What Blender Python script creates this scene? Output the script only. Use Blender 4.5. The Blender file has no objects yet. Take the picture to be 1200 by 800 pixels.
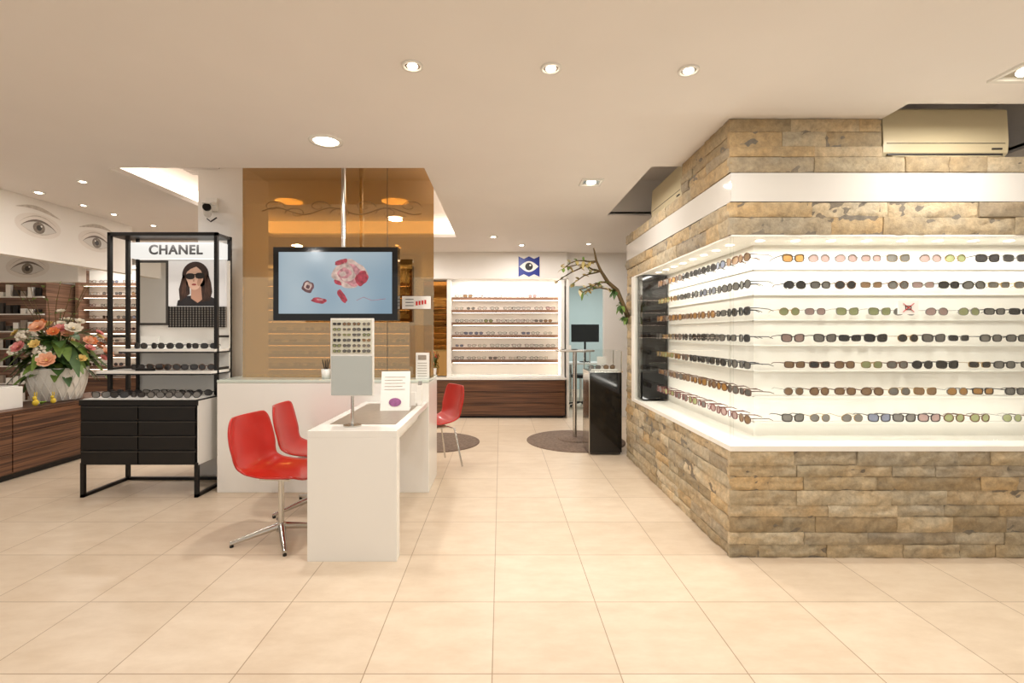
import bpy, math, random
from mathutils import Vector, Matrix, noise
random.seed(7)
scene = bpy.context.scene
try:
    scene.view_settings.view_transform = 'Standard'
    scene.view_settings.exposure = -0.08
except Exception: pass
pi = math.pi
def lin(c):
    o=[]
    for v in c:
        v=v/255.0
        o.append(v/12.92 if v<=0.04045 else ((v+0.055)/1.055)**2.4)
    return (o[0],o[1],o[2],1.0)

# ---------------------------------------------------------------- materials
def mat(name,col,rough=0.5,metal=0.0,emit=None,estr=0.0,nscale=0,namt=0.0,bump=0.0,coat=0.0,trans=0.0):
    m=bpy.data.materials.new(name); m.use_nodes=True
    nt=m.node_tree; b=nt.nodes['Principled BSDF']
    b.inputs['Base Color'].default_value=lin(col)
    b.inputs['Roughness'].default_value=rough
    b.inputs['Metallic'].default_value=metal
    b.inputs['Coat Weight'].default_value=coat
    if trans: b.inputs['Transmission Weight'].default_value=trans
    if emit:
        b.inputs['Emission Color'].default_value=lin(emit); b.inputs['Emission Strength'].default_value=estr
    if nscale:
        tc=nt.nodes.new('ShaderNodeTexCoord'); n=nt.nodes.new('ShaderNodeTexNoise')
        n.inputs['Scale'].default_value=nscale; n.inputs['Detail'].default_value=4
        nt.links.new(tc.outputs['Object'],n.inputs['Vector'])
        if namt:
            r=nt.nodes.new('ShaderNodeValToRGB')
            c=lin(emit if (emit and namt>.1) else col)
            r.color_ramp.elements[0].position=0.3; r.color_ramp.elements[1].position=0.7
            r.color_ramp.elements[0].color=(c[0]*(1-namt),c[1]*(1-namt),c[2]*(1-namt),1)
            r.color_ramp.elements[1].color=(min(1,c[0]*(1+namt)),min(1,c[1]*(1+namt)),min(1,c[2]*(1+namt)),1)
            nt.links.new(n.outputs['Fac'],r.inputs['Fac'])
            nt.links.new(r.outputs['Color'],b.inputs['Emission Color' if (emit and namt>.1) else 'Base Color'])
        if bump:
            bp=nt.nodes.new('ShaderNodeBump'); bp.inputs['Strength'].default_value=bump; bp.inputs['Distance'].default_value=0.01
            nt.links.new(n.outputs['Fac'],bp.inputs['Height']); nt.links.new(bp.outputs['Normal'],b.inputs['Normal'])
    return m

def mat_glass(name,tint,gl=0.06):
    m=bpy.data.materials.new(name); m.use_nodes=True; nt=m.node_tree; nt.nodes.clear()
    o=nt.nodes.new('ShaderNodeOutputMaterial'); t=nt.nodes.new('ShaderNodeBsdfTransparent'); g=nt.nodes.new('ShaderNodeBsdfGlossy')
    t.inputs['Color'].default_value=lin(tint); g.inputs['Roughness'].default_value=0.0
    if gl>.1: g.inputs['Color'].default_value=lin((248,228,190))
    mx=nt.nodes.new('ShaderNodeMixShader'); mx.inputs[0].default_value=gl
    nt.links.new(t.outputs[0],mx.inputs[1]); nt.links.new(g.outputs[0],mx.inputs[2])
    nt.links.new(mx.outputs[0],o.inputs[0])
    return m

def mat_wood(name,c1,c2,rough=0.35):
    m=bpy.data.materials.new(name); m.use_nodes=True; nt=m.node_tree; b=nt.nodes['Principled BSDF']
    tc=nt.nodes.new('ShaderNodeTexCoord'); mp=nt.nodes.new('ShaderNodeMapping'); mp.inputs['Scale'].default_value=(0.6,0.6,38)
    n=nt.nodes.new('ShaderNodeTexNoise'); n.inputs['Scale'].default_value=2.0; n.inputs['Detail'].default_value=5
    r=nt.nodes.new('ShaderNodeValToRGB'); r.color_ramp.elements[0].position=0.38; r.color_ramp.elements[1].position=0.64
    r.color_ramp.elements[0].color=lin(c1); r.color_ramp.elements[1].color=lin(c2)
    nt.links.new(tc.outputs['Object'],mp.inputs['Vector']); nt.links.new(mp.outputs['Vector'],n.inputs['Vector'])
    nt.links.new(n.outputs['Fac'],r.inputs['Fac']); nt.links.new(r.outputs['Color'],b.inputs['Base Color'])
    b.inputs['Roughness'].default_value=rough
    return m

def mat_tiles():
    m=bpy.data.materials.new('floor_tiles'); m.use_nodes=True; nt=m.node_tree; b=nt.nodes['Principled BSDF']
    tc=nt.nodes.new('ShaderNodeTexCoord'); mp=nt.nodes.new('ShaderNodeMapping')
    mp.inputs['Location'].default_value=(0.034+50,-0.365+50,0)
    br=nt.nodes.new('ShaderNodeTexBrick'); br.offset=0.0; br.squash=1.0
    br.inputs['Scale'].default_value=1.0; br.inputs['Brick Width'].default_value=0.5; br.inputs['Row Height'].default_value=0.5
    br.inputs['Mortar Size'].default_value=0.0026; br.inputs['Mortar Smooth'].default_value=0.3
    br.inputs['Color1'].default_value=lin((224,208,186)); br.inputs['Color2'].default_value=lin((216,199,176)); br.inputs['Mortar'].default_value=lin((168,146,120))
    br.inputs['Bias'].default_value=0.0
    n=nt.nodes.new('ShaderNodeTexNoise'); n.inputs['Scale'].default_value=4; n.inputs['Detail'].default_value=9; n.inputs['Roughness'].default_value=0.68
    mp2=nt.nodes.new('ShaderNodeMapping'); mp2.inputs['Scale'].default_value=(1,2.2,1)
    mx=nt.nodes.new('ShaderNodeMixRGB'); mx.blend_type='MULTIPLY'; mx.inputs[0].default_value=1.0
    r=nt.nodes.new('ShaderNodeValToRGB'); r.color_ramp.elements[0].position=0.3; r.color_ramp.elements[1].position=0.7
    r.color_ramp.elements[0].color=(0.86,0.82,0.78,1); r.color_ramp.elements[1].color=(1,1,1,1)
    L=nt.links.new
    L(tc.outputs['Object'],mp.inputs['Vector']); L(mp.outputs['Vector'],br.inputs['Vector'])
    L(tc.outputs['Object'],mp2.inputs['Vector']); L(mp2.outputs['Vector'],n.inputs['Vector']); L(n.outputs['Fac'],r.inputs['Fac'])
    L(br.outputs['Color'],mx.inputs[1]); L(r.outputs['Color'],mx.inputs[2]); L(mx.outputs[0],b.inputs['Base Color'])
    b.inputs['Roughness'].default_value=0.36
    b.inputs['Specular IOR Level'].default_value=0.42
    bp=nt.nodes.new('ShaderNodeBump'); bp.inputs['Strength'].default_value=0.25; bp.inputs['Distance'].default_value=0.002; bp.invert=True
    L(br.outputs['Fac'],bp.inputs['Height']); L(bp.outputs['Normal'],b.inputs['Normal'])
    return m

def mat_stone():
    m=bpy.data.materials.new('split_stone'); m.use_nodes=True; nt=m.node_tree; b=nt.nodes['Principled BSDF']
    at=nt.nodes.new('ShaderNodeAttribute'); at.attribute_name='Col'
    tc=nt.nodes.new('ShaderNodeTexCoord'); n=nt.nodes.new('ShaderNodeTexNoise'); n.inputs['Scale'].default_value=26; n.inputs['Detail'].default_value=9; n.inputs['Roughness'].default_value=0.75
    r=nt.nodes.new('ShaderNodeValToRGB'); r.color_ramp.elements[0].position=0.3; r.color_ramp.elements[1].position=0.72
    r.color_ramp.elements[0].color=(0.55,0.54,0.53,1); r.color_ramp.elements[1].color=(1.25,1.22,1.16,1)
    mx=nt.nodes.new('ShaderNodeMixRGB'); mx.blend_type='MULTIPLY'; mx.inputs[0].default_value=0.9
    n2=nt.nodes.new('ShaderNodeTexNoise'); n2.inputs['Scale'].default_value=5; n2.inputs['Detail'].default_value=5
    r2=nt.nodes.new('ShaderNodeValToRGB'); r2.color_ramp.elements[0].position=0.4; r2.color_ramp.elements[1].position=0.65
    r2.color_ramp.elements[0].color=(0.96,0.98,0.98,1); r2.color_ramp.elements[1].color=(1.08,1.0,0.86,1)
    mx2=nt.nodes.new('ShaderNodeMixRGB'); mx2.blend_type='MULTIPLY'; mx2.inputs[0].default_value=0.9
    L=nt.links.new
    L(tc.outputs['Object'],n.inputs['Vector']); L(n.outputs['Fac'],r.inputs['Fac']); L(at.outputs['Color'],mx.inputs[1]); L(r.outputs['Color'],mx.inputs[2])
    L(tc.outputs['Object'],n2.inputs['Vector']); L(n2.outputs['Fac'],r2.inputs['Fac']); L(mx.outputs[0],mx2.inputs[1]); L(r2.outputs['Color'],mx2.inputs[2])
    L(mx2.outputs[0],b.inputs['Base Color']); b.inputs['Roughness'].default_value=0.85
    bp=nt.nodes.new('ShaderNodeBump'); bp.inputs['Strength'].default_value=0.7; bp.inputs['Distance'].default_value=0.014
    L(n.outputs['Fac'],bp.inputs['Height']); L(bp.outputs['Normal'],b.inputs['Normal'])
    return m

WALL=mat('wall_paint',(238,234,228),0.7,nscale=3,namt=0.015)
CEIL=mat('ceiling_paint',(234,229,224),0.8,nscale=2,namt=0.015)
TILE=mat_tiles(); STONE=mat_stone()
WOOD=mat_wood('zebrano_wood',(62,38,26),(124,84,58))
WOODL=mat_wood('shelf_wood',(92,66,50),(146,112,90))
WHITE=mat('white_lacquer',(238,236,230),0.22,nscale=2,namt=0.01)
WHITEM=mat('white_lining',(242,239,230),0.5,nscale=2,namt=0.01)
GLOSSW=mat('white_glass_band',(222,220,214),0.04,coat=1.0,nscale=2,namt=0.01)
BLACK=mat('black_metal',(22,20,19),0.35,0.3,nscale=20,namt=0.1)
BLACKG=mat('black_gloss',(10,10,11),0.08,nscale=20,namt=0.1)
CHROME=mat('chrome',(205,203,198),0.18,1.0,nscale=10,namt=0.03)
MIRROR=mat('mirror',(225,225,222),0.01,1.0,nscale=1,namt=0.005)
RED=mat('red_shell_plastic',(186,30,18),0.32,coat=0.3,nscale=8,namt=0.05)
GLASSC=mat_glass('clear_glass',(251,252,251),0.025)
GLASSB=mat_glass('bronze_glass',(202,174,124),0.34)
GREYI=mat('desk_inlay',(150,138,124),0.4,nscale=30,namt=0.08)
EMW=mat('lamp_glow',(255,245,225),0.5,emit=(255,240,218),estr=12,nscale=2,namt=0.01)
EMS=mat('cove_glow',(255,245,225),0.5,emit=(255,236,220),estr=2.6,nscale=2,namt=0.01)
EMN=mat('niche_strip_glow',(255,245,225),0.5,emit=(255,244,228),estr=5,nscale=2,namt=0.01)
EML=mat('shelf_fill_glow',(255,245,225),0.5,emit=(255,232,212),estr=7,nscale=2,namt=0.01)  # glow added to brighten the shelf backs
PAPER=mat('paper',(240,238,232),0.6,nscale=5,namt=0.01)
ACM=mat('ac_plastic',(214,200,164),0.35,nscale=4,namt=0.02)
DARKG=mat('dark_grey',(60,56,52),0.5,nscale=8,namt=0.1)
RUG=mat('rug_brown',(118,100,86),0.95,nscale=40,namt=0.3,bump=0.8)
TEAL=mat('office_paint',(190,206,204),0.7,nscale=2,namt=0.02)

# ---------------------------------------------------------------- mesh builder
class MB:
    def __init__(s): s.v=[];s.f=[];s.mi=[];s.sm=[];s.mats=[];s.M=Matrix.Identity(4)
    def idx(s,m):
        if m not in s.mats: s.mats.append(m)
        return s.mats.index(m)
    def add(s,vs,fs,m,smooth=False):
        o=len(s.v); i=s.idx(m)
        for p in vs: s.v.append(tuple(s.M@Vector(p)))
        for f in fs: s.f.append([o+k for k in f]); s.mi.append(i); s.sm.append(smooth)
    def box(s,x0,x1,y0,y1,z0,z1,m):
        s.add([(x0,y0,z0),(x1,y0,z0),(x1,y1,z0),(x0,y1,z0),(x0,y0,z1),(x1,y0,z1),(x1,y1,z1),(x0,y1,z1)],
              [(0,3,2,1),(4,5,6,7),(0,1,5,4),(1,2,6,5),(2,3,7,6),(3,0,4,7)],m)
    def poly(s,pts,m): s.add(pts,[list(range(len(pts)))],m)
    def tube(s,pts,rad,m,n=10,caps=True):
        pts=[Vector(p) for p in pts]
        if not isinstance(rad,(list,tuple)): rad=[rad]*len(pts)
        vs=[];fs=[]; prev=None
        for i,p in enumerate(pts):
            d=(pts[min(i+1,len(pts)-1)]-pts[max(i-1,0)])
            if d.length<1e-9: d=Vector((0,0,1))
            d.normalize()
            if prev is None:
                a=Vector((0,0,1)) if abs(d.z)<0.9 else Vector((1,0,0))
                u=d.cross(a).normalized()
            else:
                u=(prev-d*prev.dot(d)).normalized()
            prev=u; w=d.cross(u)
            for k in range(n):
                t=2*pi*k/n; q=p+(u*math.cos(t)+w*math.sin(t))*rad[i]; vs.append(tuple(q))
        for i in range(len(pts)-1):
            for k in range(n):
                fs.append((i*n+k,i*n+(k+1)%n,(i+1)*n+(k+1)%n,(i+1)*n+k))
        s.add(vs,fs,m,True)
        if caps:
            s.add(vs[:n],[list(range(n))[::-1]],m); s.add(vs[-n:],[list(range(n))],m)
    def cyl(s,c,r,z0,z1,m,n=32): s.tube([(c[0],c[1],z0),(c[0],c[1],z1)],r,m,n)
    def lathe(s,prof,c,m,n=32):
        vs=[];fs=[]
        for r,z in prof:
            for k in range(n):
                t=2*pi*k/n; vs.append((c[0]+r*math.cos(t),c[1]+r*math.sin(t),c[2]+z))
        for i in range(len(prof)-1):
            for k in range(n): fs.append((i*n+k,i*n+(k+1)%n,(i+1)*n+(k+1)%n,(i+1)*n+k))
        s.add(vs,fs,m,True)
    def ell(s,c,rx,ry,rz,m,n=12):
        vs=[];fs=[];k2=n//2
        for i in range(k2+1):
            a=-pi/2+pi*i/k2
            for k in range(n):
                t=2*pi*k/n; vs.append((c[0]+rx*math.cos(a)*math.cos(t),c[1]+ry*math.cos(a)*math.sin(t),c[2]+rz*math.sin(a)))
        for i in range(k2):
            for k in range(n): fs.append((i*n+k,i*n+(k+1)%n,(i+1)*n+(k+1)%n,(i+1)*n+k))
        s.add(vs,fs,m,True)
    def grid(s,fn,nu,nv,m,smooth=True):
        vs=[fn(i/nu,j/nv) for i in range(nu+1) for j in range(nv+1)]
        fs=[(i*(nv+1)+j,(i+1)*(nv+1)+j,(i+1)*(nv+1)+j+1,i*(nv+1)+j+1) for i in range(nu) for j in range(nv)]
        s.add(vs,fs,m,smooth)
    def build(s,name,bevel=0.0,solid=0.0,sub=0,cols=None):
        me=bpy.data.meshes.new(name); me.from_pydata(s.v,[],s.f)
        for m in s.mats: me.materials.append(m)
        me.polygons.foreach_set('material_index',s.mi); me.polygons.foreach_set('use_smooth',s.sm)
        if cols:
            a=me.color_attributes.new('Col','FLOAT_COLOR','POINT')
            for i,c in enumerate(cols): a.data[i].color=c
        me.update()
        o=bpy.data.objects.new(name,me); bpy.context.collection.objects.link(o)
        if sub:
            md=o.modifiers.new('sub','SUBSURF'); md.levels=sub; md.render_levels=sub
        if solid:
            md=o.modifiers.new('solid','SOLIDIFY'); md.thickness=solid; md.offset=0
        if bevel:
            md=o.modifiers.new('bev','BEVEL'); md.width=bevel; md.segments=2; md.limit_method='ANGLE'
        return o
def child(o,p): o.parent=p; return o
LC=(1,0.95,0.895)
def lamp(name,loc,energy,size=0.2,col=LC,rot=(0,0,0),shape='DISK',sy=None,spread=None):
    l=bpy.data.lights.new(name,'AREA'); l.energy=energy; l.shape=shape; l.size=size; l.color=col
    if sy: l.size_y=sy
    if spread: l.spread=spread
    o=bpy.data.objects.new(name,l); o.location=loc; o.rotation_euler=rot; bpy.context.collection.objects.link(o); return o

H=1.33; CZ=2.6
# ---------------------------------------------------------------- room shell
b=MB(); b.box(-7.6,4.6,-2.5,11.6,-0.1,0,TILE); b.build('floor')
holes=[(-3.03,-0.59,3.68,6.35),(2.26,3.6,2.65,5.17),(1.15,2.26,3.65,5.17)]
xs=sorted({-7.6,4.6,-3.03,-0.59,2.26,3.6,1.15}); ys=sorted({-2.5,7.9,3.68,6.35,2.65,5.17,3.65})
b=MB()
for i in range(len(xs)-1):
    for j in range(len(ys)-1):
        cx=(xs[i]+xs[i+1])/2; cy=(ys[j]+ys[j+1])/2
        if any(h[0]<cx<h[1] and h[2]<cy<h[3] for h in holes): continue
        b.box(xs[i],xs[i+1],ys[j],ys[j+1],CZ,CZ+0.04,CEIL)
# coffer
b.box(-3.25,-0.45,3.6,6.5,2.86,2.9,CEIL)
for (x0,x1,y0,y1) in [(-3.27,-3.25,3.5,6.5),(-0.47,-0.45,3.5,6.5),(-3.27,-0.45,3.58,3.6),(-3.27,-0.45,6.48,6.5)]:
    b.box(x0,x1,y0,y1,2.63,2.88,CEIL)
# wells at the stone block
b.box(1.1,3.7,2.6,5.3,2.98,3.0,CEIL)
b.box(2.22,2.26,2.61,2.833,2.62,3.0,CEIL); b.box(2.26,3.62,2.61,2.65,2.62,3.0,CEIL)
b.box(1.11,1.15,3.61,5.2,2.62,3.0,CEIL); b.box(1.15,1.366,3.61,3.65,2.62,3.0,CEIL)
b.box(3.6,3.64,2.61,5.2,2.62,3.0,CEIL); b.box(1.1,3.64,5.17,5.21,2.62,3.0,CEIL)
b.build('ceiling')
b=MB(); b.box(-7.7,-7.6,-2.5,7.9,0,2.64,WALL); b.build('wall_left')
b=MB(); b.box(4.6,4.7,-2.5,11.6,0,2.64,WALL); b.build('wall_right')
BY=7.8
b=MB(); b.box(-7.6,1.04,BY,BY+0.1,0,2.64,WALL); b.build('wall_back')
b=MB(); b.box(1.64,4.6,7.6,7.7,0,2.64,WALL); b.box(1.0,1.64,7.6,7.7,2.08,2.64,WALL); b.build('wall_passage')
b=MB(); b.box(-1.25,1.04,7.5,BY-.001,2.18,2.598,WALL); b.build('wall_fascia')
b=MB(); b.box(1.03,1.07,7.5,7.9,0,2.17,WALL); b.build('trim_door')
b=MB(); b.box(-1,4.6,11.3,11.4,0,2.7,TEAL); b.box(0.6,0.7,7.95,11.3,0,2.7,TEAL); b.box(0.6,4.6,7.95,11.4,2.7,2.75,CEIL); b.build('wall_office')
b=MB(); b.box(-2.8,-2.37,4.42,4.87,0,2.86,WALL); b.build('pillar')

# cove strips
b=MB()
b.box(-3.24,-3.225,3.65,6.45,2.68,2.84,EMS); b.box(-3.2,-0.5,6.455,6.47,2.68,2.84,EMS); b.box(-0.49,-0.475,3.65,6.45,2.68,2.84,EMS)
b.build('cove_light_strip')
b=MB(); 
b.box(-2.95,-2.6,4.25,4.6,2.85,2.86,DARKG)
for k in range(8): b.box(-2.95,-2.6,4.27+k*0.042,4.285+k*0.042,2.84,2.85,CEIL)
b.build('ceiling_vent')

# ---------------------------------------------------------------- downlights
def downlight(x,y,r,e,square=False,z=CZ):
    b=MB()
    if square:
        h=r
        for (x0,x1,y0,y1) in [(-h,h,-h,-h*.8),(-h,h,h*.8,h),(-h,-h*.8,-h*.8,h*.8),(h*.8,h,-h*.8,h*.8)]:
            b.box(x+x0,x+x1,y+y0,y+y1,z-0.012,z,WHITE)
        b.box(x-h*.8,x+h*.8,y-h*.8,y+h*.8,z-0.003,z-0.001,CHROME)
        b.lathe([(0.0,-0.012),(r*.4,-0.012),(r*.45,-0.002)],(x,y,z),EMW,24)
    else:
        b.lathe([(r*0.72,-0.002),(r*0.75,-0.008),(r*0.98,-0.008),(r,-0.001)],(x,y,z),WHITE,32)
        b.lathe([(0.0001,-0.004),(r*0.72,-0.004)],(x,y,z),EMW if r>0.08 else CHROME,32)
        if r<=0.08: b.lathe([(0.0001,-0.012),(r*0.4,-0.011),(r*0.5,-0.005)],(x,y,z),EMW,24)
    o=b.build('ceiling_downlight')
    if e: 
        l=lamp('downlight_lamp',(x,y,z-0.03),e*.96,0.14)
for (x,y,r,e,q) in [(-0.42,2.27,0.05,11,0),(0.24,2.29,0.05,11,0),(0.907,2.31,0.05,13,0),(2.55,2.31,0.1,18,1),(-1.157,3.16,0.11,17,0),(0.76,4.02,0.09,15,1),
    (-4.17,4.31,0.05,0,0),(-4.14,4.74,0.04,0,0),(-4.13,5.1,0.04,0,0),(-4.1,5.64,0.04,0,0),(-4.1,6.3,0.04,12,0),(0.3,6.9,0.06,9,0),(-0.1,6.3,0.06,14,0),
    (1.25,6.8,0.05,8,0),(-1.5,6.9,0.05,10,0),(-3.0,7.0,0.05,10,0),(-5.6,6.6,0.05,12,0),(-2.9,1.6,0.05,16,0),(-2.9,0.2,0.05,14,0),(0,0.2,0.05,11,0),(2.6,0.2,0.05,18,0),(-5.2,2.2,0.05,12,0),
    (-3.5,4.0,0.04,11,0)]:
    downlight(x,y,r,e,q)
for x in (-1.2,-2.4): lamp('coffer_lamp',(x,5.4,2.82),14,0.3)
lamp('office_lamp',(2.0,9.6,2.6),48,0.8,(0.95,0.985,1.0))

# ---------------------------------------------------------------- stone block
X0=1.366;Y0=2.833
sb=MB(); scol=[]
def stones(ox,oy,u,n,L,z0,z1,end_out=0.0):
    z=z0; 
    rows=max(1,round((z1-z0)/0.078)); hs=[random.uniform(.75,1.25) for _ in range(rows)]; t=sum(hs); hs=[h*(z1-z0)/t for h in hs]
    pal=[(200,184,156),(188,174,148),(210,192,162),(182,170,150),(202,178,140),(194,182,160),(212,198,172),(184,166,136)]
    for h in hs:
        s=-end_out
        while s<L-1e-4:
            ln=random.uniform(.15,.62)
            e=min(L,s+ln)
            if L-e<0.1: e=L
            pr=random.uniform(0.003,0.018)
            nx=max(2,int((e-s)/0.022)); nz=5
            c=lin(random.choice(pal)); k=random.uniform(0.76,1.02); c=(c[0]*k,c[1]*k,c[2]*k,1)
            vs=[]
            for i in range(nx+1):
                for j in range(nz+1):
                    a=s+(e-s)*i/nx; zz=z+h*j/nz
                    edge=(i in(0,nx)) or (j in (0,nz))
                    d=pr+0.014*noise.noise(Vector((a*12+ox*7,zz*22,oy*3)))+0.010*noise.noise(Vector((a*34,zz*50,ox)))
                    if edge: d=min(d,pr)-0.004
                    aa=a
                    if i==0: aa+=0.0008
                    if i==nx: aa-=0.0008
                    if j==0: zz+=0.0008
                    if j==nz: zz-=0.0008
                    vs.append((ox+u[0]*aa+n[0]*d,oy+u[1]*aa+n[1]*d,zz))
            fs=[(i*(nz+1)+j,(i+1)*(nz+1)+j,(i+1)*(nz+1)+j+1,i*(nz+1)+j+1) for i in range(nx) for j in range(nz)]
            sb.add(vs,fs,STONE,True)
            rim=[(i,0) for i in range(nx+1)]+[(nx,j) for j in range(1,nz+1)]+[(i,nz) for i in range(nx-1,-1,-1)]+[(0,j) for j in range(nz-1,0,-1)]
            rv=[vs[i*(nz+1)+j] for i,j in rim]; R=len(rv)
            bv=[(p[0]-n[0]*0.03,p[1]-n[1]*0.03,p[2]) for p in rv]
            sb.add(rv+bv,[(k2,(k2+1)%R,R+(k2+1)%R,R+k2) for k2 in range(R)],STONE)
            scol.extend([c]*(len(vs)+2*R))
            s=e
        z+=h
def backing(*a):
    n0=len(sb.v); sb.box(*a,STONE); scol.extend([(0.25,0.22,0.18,1)]*(len(sb.v)-n0))
XE=3.6; YE=5.17
F=(1,0);FN=(0,-1);S=(0,1);SN=(-1,0)
for (za,zb) in [(0,.632),(1.912,2.104)]:
    stones(X0,Y0,F,FN,XE-X0,za,zb,0.012); stones(X0,Y0,S,SN,YE-Y0,za,zb)
stones(X0,Y0,F,FN,XE-X0,2.281,2.372,0.012); stones(X0,Y0,S,SN,YE-Y0,2.281,2.372)
stones(X0,Y0,F,FN,2.256-X0,2.372,2.598,0.012); stones(X0,Y0,S,SN,3.6-Y0,2.372,2.598)
stones(X0,4.95,S,SN,YE-4.95,.632,1.912)
backing(X0+.002,XE,Y0+.002,YE,0,.632)
backing(X0+.002,XE,Y0+.002,YE,1.912,2.104); backing(X0+.002,XE,Y0+.002,YE,2.281,2.37)
backing(X0+.02,XE,Y0+.02,YE,2.104,2.281)
backing(X0+.002,2.256,Y0+.002,3.6,2.37,2.599)
backing(X0+.002,X0+.2,4.95,YE,.632,1.912)
sb.build('wall_stone',cols=scol)
b=MB(); b.box(X0-0.004,XE,Y0-0.004,Y0+0.018,2.108,2.277,GLOSSW); b.box(X0-0.004,X0+0.018,Y0+0.018,YE,2.108,2.277,GLOSSW)
b.build('trim_white_band')
# niche
D=0.28
b=MB()
b.box(X0+D,XE,Y0+D,Y0+D+.03,.64,1.912,WHITEM); b.box(X0+D,X0+D+.03,Y0+D+.03,4.95,.64,1.912,WHITEM)
b.box(X0-.012,XE,Y0-.014,Y0+D,.632,.662,WHITEM); b.box(X0-.014,X0+D,Y0+D,4.95,.632,.662,WHITEM)
b.box(X0,XE,Y0,Y0+D,1.9,1.912,WHITEM); b.box(X0,X0+D,Y0+D,4.95,1.9,1.912,WHITEM)
b.box(X0-.014,X0+D,4.86,4.95,.662,1.905,WHITEM)
b.box(X0+.02,X0+D-.02,4.68,4.84,.68,1.89,BLACKG)
b.box(X0-.005,X0+.012,Y0-.005,Y0+.012,.662,1.9,GLASSC)
for zz in [0.78+0.165*k for k in range(7)]:
    b.box(X0+D-.010,XE,Y0+D-.010,Y0+D,zz-.03,zz-.027,WHITE)
    b.box(X0+D-.010,X0+D,Y0+D-.010,4.66,zz-.03,zz-.027,WHITE)
b.build('display_niche')  # display niche: lining, sill, rails, dark end panel and corner glass
b=MB(); b.box(X0+.012,XE,Y0,Y0+.008,.662,1.9,GLASSC); b.box(X0,X0+.008,Y0+.012,4.86,.662,1.9,GLASSC); b.build('window_1')
NC=(1,.955,.885)
lamp('niche_lamp_front',(2.5,Y0+.1,1.885),13.5,2.1,NC,shape='RECTANGLE',sy=.05)
lamp('niche_lamp_side',(X0+.1,3.85,1.885),11.5,.05,NC,shape='RECTANGLE',sy=1.8)
lamp('niche_lamp_front_low',(2.5,Y0+.06,.68),5,2.1,NC,rot=(pi,0,0),shape='RECTANGLE',sy=.04)
lamp('niche_lamp_side_low',(X0+.06,3.85,.68),4.5,.04,NC,rot=(pi,0,0),shape='RECTANGLE',sy=1.8)
b=MB()
for k in range(9): b.lathe([(0.0001,0),(0.025,0)],(1.6+k*.22,Y0+.12,1.897),EMN,12)
for k in range(8): b.lathe([(0.0001,0),(0.025,0)],(X0+.12,3.1+k*.2,1.897),EMN,12)
b.build('niche_spotlights')

# glasses
FR=[mat('frame_black',(30,26,25),.3,nscale=30,namt=.1),mat('frame_tortoise',(92,60,38),.3,nscale=60,namt=.5),mat('frame_gold',(176,148,100),.25,.9,nscale=9,namt=.05),mat('frame_silver',(160,160,160),.25,.9,nscale=9,namt=.05),mat('frame_red',(106,56,52),.3,nscale=9,namt=.1)]
LN=[mat('lens_grey',(112,109,104),.08,nscale=9,namt=.15),mat('lens_brown',(138,110,82),.08,nscale=9,namt=.15),mat('lens_green',(140,145,104),.08,nscale=9,namt=.15),mat('lens_rose',(160,136,130),.08,nscale=9,namt=.1),mat('lens_black',(54,52,51),.05,nscale=9,namt=.1),mat('lens_amber',(168,126,74),.08,nscale=9,namt=.15),mat('lens_blue',(120,125,142),.08,nscale=9,namt=.1)]
CLR=mat_glass('lens_clear',(225,228,226),.04)
def glasses(mb,pos,ang,style,fr,ln,sc=1.0,n=14,thin=False,templ=.12):
    old=mb.M.copy()
    mb.M=Matrix.Translation(pos)@Matrix.Rotation(ang,4,'Z')@Matrix.Scale(sc,4)
    hw,hh,e,cat={0:(.027,.021,2.6,0),1:(.026,.024,2.0,0),2:(.030,.023,2.8,.006),3:(.029,.024,2.2,-.004),4:(.028,.018,3.2,.003)}[style]
    t=.0022 if (thin or fr in (FR[2],FR[3])) else .004
    for sx in (-1,1):
        cx=sx*(hw+.010); o=[];i_=[]
        for k in range(n):
            a=2*pi*k/n; ca,sa=math.cos(a),math.sin(a)
            px=abs(ca)**(2/e)*(1 if ca>=0 else -1); pz=abs(sa)**(2/e)*(1 if sa>=0 else -1)
            lift=cat*max(0,px*sx)*(1 if pz>0 else .3)
            wrap=.006*((px*sx+1)/2)**2
            i_.append((cx+px*hw,wrap,pz*hh+lift)); o.append((cx+px*(hw+t),wrap,pz*(hh+t)+lift))
        vs=[(p[0],p[1]-.003,p[2]) for p in o]+[(p[0],p[1]-.003,p[2]) for p in i_]+[(p[0],p[1]+.003,p[2]) for p in o]+[(p[0],p[1]+.003,p[2]) for p in i_]
        fs=[]
        for k in range(n):
            q=(k+1)%n
            fs+= [(k,q,n+q,n+k),(2*n+k,3*n+k,3*n+q,2*n+q),(k,2*n+k,2*n+q,q),(n+k,n+q,3*n+q,3*n+k)]
        mb.add(vs,fs,fr); mb.poly(i_,ln)
        hx=sx*(2*hw+.010+t)
        pts=[(hx-sx*.002,.006,hh*.5+cat),(hx+sx*.004,.012,hh*.5+cat),(hx+sx*.002,.05,hh*.5+cat),(hx-sx*.002,templ*.8,hh*.45),(hx-sx*.006,templ,hh*.1-.004)]
        mb.tube(pts,[.0022,.0022,.0018,.0018,.0015] if t<.004 else [.0035,.0035,.0028,.0028,.002],fr,5)
    mb.tube([(-.011,0,hh*.35),(0,-.003,hh*.5),(.011,0,hh*.35)],.0018 if t<.004 else .003,fr,5)
    mb.M=old
g=MB()
def lens_for(f): return random.choice([[LN[0],LN[4],LN[4]],[LN[1],LN[5],LN[0]],[LN[4],LN[0],LN[6]],[LN[2],LN[0],LN[1]],[LN[2],LN[3],LN[0]]][f])
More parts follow.
